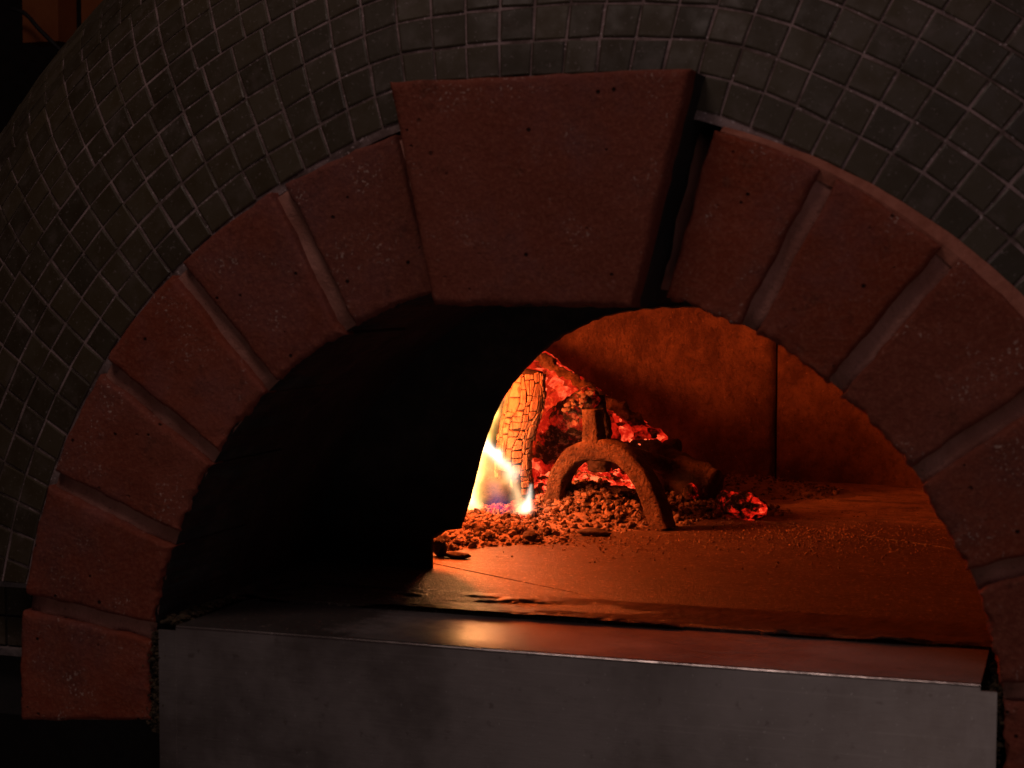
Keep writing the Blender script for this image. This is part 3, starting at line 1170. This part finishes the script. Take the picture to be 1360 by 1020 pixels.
lg = bark_log('burning_log', 'short charred log leaning up behind the andiron prong with an ashy broken tip',
              [(-0.232, 0.70, 0.046), (-0.198, 0.69, 0.078), (-0.170, 0.672, 0.106), (-0.150, 0.655, 0.125)],
              [0.024, 0.023, 0.019, 0.010], M['ember_dim'], 221, 0.0055, 60)
tp_ = MB()
for k in range(34):
    t = random.random()
    c = np.array((-0.172 + 0.026 * t, 0.643 + 0.006 * t, 0.113 + 0.021 * t)) + np.array([random.gauss(0, .0026) for _ in range(3)])
    lump(tp_, c, random.uniform(.0018, .0042), 9000 + k, 1, (1.3, .8, .6))
tp_.done('ash_tip', M['ash'], lg)['kind'] = 'stuff'

bark_log('charred_stick', 'black charred stick standing upright right of the andiron prong',
         [(-0.145, 0.672, 0.045), (-0.143, 0.672, 0.085), (-0.147, 0.668, 0.126)], [0.012, 0.0105, 0.008], M['charcoal'], 231, 0.003, 80)

bark_log('burning_log', 'dark burnt log lying behind the right leg of the andiron',
         [(-0.190, 0.80, 0.070), (-0.14, 0.78, 0.053), (-0.09, 0.762, 0.038), (-0.035, 0.742, 0.021)],
         [0.022, 0.024, 0.024, 0.019], M['burnt'], 241, 0.005, 45)
bark_log('burning_log', 'glowing half burnt log end behind the flame, low in the embers',
         [(-0.30, 0.66, 0.030), (-0.24, 0.675, 0.036), (-0.19, 0.695, 0.040)], [0.020, 0.021, 0.015], M['ember_log'], 251, 0.005, 50)
bark_log('burnt_branch', 'short ashy branch stub beyond the glowing log, against the back wall',
         [(-0.13, 0.80, 0.058), (-0.10, 0.79, 0.060), (-0.083, 0.785, 0.063)], [0.008, 0.0085, 0.006], M['burnt'], 261, 0.003, 80, rings=16, nseg=20)

# the split log standing in the flame, its face cracked into char plates
B0 = np.array((-0.2205, 0.606, 0.014)); B1 = np.array((-0.2165, 0.630, 0.152))
cl = thing('charred_log', 'upright log beside the flame, its orange lit face cracked into small char plates', 'log', tuple(B0), 'logs on the fire')


def log_frame(l):
    p = B0 + (B1 - B0) * l
    off = 0.0042 * math.sin(l * 6.6 + 2.2)
    p = p + np.array((1, 0.25, 0)) * off
    r = 0.0195 * (0.80 + 0.20 * math.sin(min(1, l * 2.4) * math.pi / 2)) * (1 - 0.02 * l) + 0.0012 * math.sin(l * 11)
    return p, r


def log_pt(a, l, h=0.0):
    p, r = log_frame(l)
    rr = r * (1 + 0.05 * math.sin(3 * a + 1)) + h
    return p + np.array((math.cos(a) * rr, math.sin(a) * rr * 0.8, 0))


nl, nsg = 40, 40
V = [log_pt(2 * math.pi * j / nsg, i / (nl - 1), -0.0005) for i in range(nl) for j in range(nsg)]
F = [(i * nsg + j, i * nsg + (j + 1) % nsg, (i + 1) * nsg + (j + 1) % nsg, (i + 1) * nsg + j) for i in range(nl - 1) for j in range(nsg)]
V += [log_pt(0, 0, -1)[:] * 0 + B0 - np.array((0, 0, .002)), log_frame(1)[0] + np.array((0, 0, .003))]
for j in range(nsg):
    F += [(j, nl * nsg, (j + 1) % nsg), ((nl - 1) * nsg + j, (nl - 1) * nsg + (j + 1) % nsg, nl * nsg + 1)]
core = build('core', V, F, M['charcoal'], cl, smooth=True)
bounds = [R(150)]
while bounds[-1] < R(372):
    bounds.append(bounds[-1] + random.uniform(0.22, 0.46))


def wav(i, l):
    return bounds[i] + 0.11 * math.sin(l * 9 + i * 2.1) + 0.06 * math.sin(l * 23 + i * 4.7)


for i in range(len(bounds) - 1):
    l = 0.06 + random.uniform(0, .06)
    while l < 0.985:
        wide = bounds[i + 1] - bounds[i]
        l1 = min(l + random.choice((.04, .05, .065, .08, .105)) * random.uniform(.8, 1.2), 0.99)
        if l1 - l < 0.022:
            break
        ga, gl = 0.013, 0.0020
        hh = random.uniform(0.0008, 0.0026)
        sk, sk2 = random.uniform(-.014, .014), random.uniform(-.014, .014)
        halves = [(0.0, 1.0)]
        if wide > 0.42 and random.random() < 0.45:
            m_ = random.uniform(.4, .6)
            halves = [(0.0, m_), (m_, 1.0)]
        for h0, h1 in halves:
            def A(f, ll):
                return wav(i, ll) * (1 - f) + wav(i + 1, ll) * f
            cs = [(A(h0, l) + ga, l + gl + sk * h0), (A(h1, l) - ga, l + gl + sk * h1),
                  (A(h1, l1) - ga, l1 - gl + sk2 * h1), (A(h0, l1) + ga, l1 - gl + sk2 * h0)]
            # six-sided outline with knocked-off corners
            ring = []
            for q in range(4):
                p_, q_ = np.array(cs[q]), np.array(cs[(q + 1) % 4])
                ring.append(p_ + (q_ - p_) * random.uniform(.04, .16))
                ring.append(p_ + (q_ - p_) * random.uniform(.84, .96))
            ring = np.array(ring)
            cc = ring.mean(0)
            V = [log_pt(x, y, -0.001) for x, y in ring]
            V += [log_pt(cc[0] + (x - cc[0]) * .97, cc[1] + (y - cc[1]) * .97, hh * .6) for x, y in ring]
            V += [log_pt(cc[0] + (x - cc[0]) * .72, cc[1] + (y - cc[1]) * .78, hh + random.uniform(-.0002, .0002)) for x, y in ring]
            m_ = len(ring)
            F = [tuple(range(2 * m_, 3 * m_))]
            for j in range(m_):
                j2 = (j + 1) % m_
                F += [(j, j2, m_ + j2, m_ + j), (m_ + j, m_ + j2, 2 * m_ + j2, 2 * m_ + j)]
            build('char_plate', V, F, M['char'] if l > 0.20 or random.random() < .3 else M['ember_dim'], core, smooth=False)
        l = l1

# ------------------------------------------------------------------ andiron
FA, FB = np.array((-0.050, 0.563)), np.array((-0.178, 0.592))
dA = (FB - FA) / np.linalg.norm(FB - FA)      # along the face, to the left
nA = np.array((-dA[1], dA[0]))
nA = nA if nA[1] > 0 else -nA                 # away from the viewer
andiron = thing('andiron', 'rusty iron andiron with an arched pair of legs and a short upright prong', 'andiron', (-0.114, 0.578, 0))


def iron_bar(name, path, widths, depth, off, seed, zlift=0.0):
    """path in the andiron's face (s along the face, z up); widths per point; thick bar with rounded edges"""
    P = np.array(path, float)
    Wd = np.array(widths, float) * 0.87
    m = 60
    t = np.linspace(0, len(P) - 1, m)
    Q, W = [], np.interp(t, np.arange(len(P)), Wd)
    for tt in t:
        i = min(int(tt), len(P) - 2); f = tt - i
        p0, p1, p2, p3 = P[max(i - 1, 0)], P[i], P[i + 1], P[min(i + 2, len(P) - 1)]
        Q.append(0.5 * ((2 * p1) + (-p0 + p2) * f + (2 * p0 - 5 * p1 + 4 * p2 - p3) * f * f + (-p0 + 3 * p1 - 3 * p2 + p3) * f ** 3))
    Q = np.array(Q)
    T = np.gradient(Q, axis=0); T /= np.linalg.norm(T, axis=1)[:, None]
    N = np.stack([-T[:, 1], T[:, 0]], 1)
    sec = [(-.5, .10), (-.51, .5), (-.5, .90), (-.43, 1), (-.2, 1.0), (.2, 1.0), (.43, 1), (.5, .90), (.51, .5), (.5, .10), (.42, .01), (.25, -.02), (.08, .0), (-.08, 0.0), (-.25, -.02), (-.42, .01)]
    V = []
    for i in range(m):
        for (w, d) in sec:
            q = Q[i] + N[i] * w * W[i]
            xy = FA + dA * q[0] + nA * (off + d * depth)
            V.append((xy[0], xy[1], q[1] + zlift))
    V = np.array(V)
    V += np.stack([fnoise(V, 95, seed + s, 4) for s in (1, 2, 3)], 1) * 0.0021
    k = len(sec)
    F = [(i * k + j, (i + 1) * k + j, (i + 1) * k + (j + 1) % k, i * k + (j + 1) % k) for i in range(m - 1) for j in range(k)]
    F += [tuple(range(k)), tuple(reversed(range((m - 1) * k, m * k)))]
    return build(name, V, F, M['iron'], andiron, smooth=True)


iron_bar('leg', [(0.004, -0.001), (0.017, 0.032), (0.027, 0.051), (0.043, 0.068), (0.062, 0.0755), (0.082, 0.0755)], [.023, .0225, .022, .022, .023, .024], 0.024, 0.0, 301)
iron_bar('leg', [(0.074, 0.0757), (0.094, 0.0735), (0.110, 0.064), (0.121, 0.047), (0.1255, 0.028), (0.128, -0.001)], [.024, .023, .022, .0215, .021, .021], 0.0235, 0.0004, 311)
iron_bar('prong', [(0.082, 0.071), (0.0835, 0.088), (0.0845, 0.103), (0.085, 0.1165)], [.030, .0215, .020, .0205], 0.020, 0.0015, 321)
# bar running back under the logs
pth = [tuple(FA + dA * 0.078 + nA * d) + (z,) for d, z in ((0.012, 0.078), (0.10, 0.060), (0.20, 0.036), (0.27, 0.012))]
tube(pth, 0.0095, 14, M['iron'], 'rear_bar', andiron, noise=0.0012, nscale=80, seed=331, rings=22)

# ------------------------------------------------------------------ flames: glowing gas, built as small emitting volumes
FR = R(16)


def flame(name, label, loc, rings_, segs, wob=0.0055, nsc=60):
    """rings_: (x, z, half width, half depth) outline of the hull in the flame's own frame;
    segs: (A, B, sigma0, sigma1, colour, strength at A, strength at B) cores of hot gas"""
    g = G(name + '_gas')
    g.t.nodes.remove(g.b)
    co = g.co()
    wn = g.n('ShaderNodeTexNoise')
    g.put(wn.inputs['Vector'], co)
    wn.inputs['Scale'].default_value = nsc
    wn.inputs['Detail'].default_value = 3
    d = g.vm('SUBTRACT', wn.outputs['Color'], (0.5, 0.5, 0.5))
    co = g.vm('ADD', co, g.vm('SCALE', d, scale=wob * 2))
    total = None
    for A, B, s0, s1, col, e0, e1_ in segs:
        A, B = np.array(A, float), np.array(B, float)
        ba = B - A
        pa = g.vm('SUBTRACT', co, tuple(A))
        h = g.math('DIVIDE', g.vm('DOT_PRODUCT', pa, tuple(ba), out='Value'), float(ba @ ba))
        h = g.n('ShaderNodeClamp').inputs[0].node if False else h
        cl_ = g.n('ShaderNodeClamp'); g.put(cl_.inputs[0], h); h = cl_.outputs[0]
        q = g.vm('SUBTRACT', pa, g.vm('SCALE', tuple(ba), scale=h))
        dist = g.vm('LENGTH', q, out='Value')
        sg = g.math('ADD', g.math('MULTIPLY', h, s1 - s0), s0)
        rr = g.math('DIVIDE', dist, sg)
        e = g.math('EXPONENT', g.math('MULTIPLY', g.math('MULTIPLY', rr, rr), -1.0))
        st = g.math('ADD', g.math('MULTIPLY', h, e1_ - e0), e0)
        c = g.vm('SCALE', tuple(col), scale=g.math('MULTIPLY', e, st))
        total = c if total is None else g.vm('ADD', total, c)
    em = g.n('ShaderNodeEmission')
    g.put(em.inputs['Color'], total)
    em.inputs['Strength'].default_value = 1.0
    g.t.links.new(em.outputs[0], g.out.inputs['Volume'])
    # hull
    n_ = 26
    K = np.array(rings_, float)
    t = np.linspace(0, len(K) - 1, 26)
    K = np.stack([np.interp(t, np.arange(len(K)), K[:, c]) for c in range(4)], 1)
    V = []
    for x, z, w, dp in K:
        for j in range(n_):
            a = 2 * math.pi * j / n_
            V.append((x + w * math.cos(a), dp * math.sin(a), z))
    F = [(i * n_ + j, i * n_ + (j + 1) % n_, (i + 1) * n_ + (j + 1) % n_, (i + 1) * n_ + j) for i in range(len(K) - 1) for j in range(n_)]
    F += [tuple(reversed(range(n_))), tuple(range((len(K) - 1) * n_, len(K) * n_))]
    me = bpy.data.meshes.new(name)
    me.from_pydata(V, [], F)
    me.materials.append(g.m)
    o = bpy.data.objects.new(name, me)
    COL.objects.link(o)
    o.location = loc
    o.rotation_euler = (0, 0, FR)
    tag(o, label, 'flame', 'flames of the wood fire')
    return o


W_, Y_, O_, BL = (1.0, 0.98, 0.92), (1.0, 0.62, 0.16), (1.0, 0.33, 0.07), (0.10, 0.09, 0.30)
flame('flame', 'tall flame with a white hot streak and bluish heart beside the cracked upright log', (-0.226, 0.556, 0.004),
      [(0.000, 0.000, .030, .016), (0.000, 0.006, .048, .021), (-.003, 0.03, .048, .021), (-.004, 0.055, .044, .019), (-.003, 0.078, .036, .016), (0.0, 0.10, .029, .014), (0.002, 0.125, .023, .012), (0.006, 0.15, .014, .008), (0.010, 0.170, .003, .003)],
      [((-.018, 0, .084), (.004, .001, .066), .0056, .0042, W_, 260, 230),
       ((.004, .001, .066), (.022, 0, .046), .0038, .0058, (1.0, .93, .74), 200, 70),
       ((-.014, 0, .080), (-.024, 0, .020), .0072, .0090, (1.0, .62, .15), 360, 260),
       ((-.032, 0, .060), (-.032, 0, .010), .0090, .0090, (1.0, .42, .08), 160, 110),
       ((.019, 0, .046), (.030, 0, .004), .0042, .0065, (1.0, .58, .28), 110, 110),
       ((-.022, 0, .020), (-.012, 0, .004), .0065, .0050, (1.0, .60, .34), 130, 90),
       ((-.002, 0, .060), (.004, 0, .034), .0100, .0105, (1.0, .45, .14), 70, 24),
       ((-.014, 0, .086), (-.002, 0, .108), .0060, .0058, (1.0, .60, .13), 260, 230),
       ((-.002, 0, .108), (.008, 0, .150), .0058, .0030, (1.0, .45, .08), 200, 40),
       ((-.016, 0, .088), (-.001, 0, .128), .0115, .0095, (1.0, .52, .12), 210, 130),
       ((-.026, 0, .045), (-.016, 0, .075), .0100, .0080, (1.0, .55, .13), 130, 160),
       ((.014, 0, .040), (.018, 0, .070), .0050, .0030, (1.0, .48, .14), 80, 30),
       ((.002, 0, .032), (.006, 0, .006), .0075, .0130, (.05, .045, .22), 30, 42)])
flame('flame', 'small white hot flame tongue curling up from the embers left of the andiron', (-0.190, 0.556, 0.004),
      [(-.004, 0.0, .010, .007), (-.002, 0.006, .015, .009), (.002, 0.016, .013, .008), (.004, 0.028, .010, .007), (.006, 0.040, .004, .004)],
      [((-.008, 0, .004), (.001, 0, .014), .0030, .0045, (1.0, .72, .40), 120, 180),
       ((.001, 0, .014), (.005, 0, .036), .0045, .0016, (1.0, .90, .72), 230, 170)], wob=0.002)
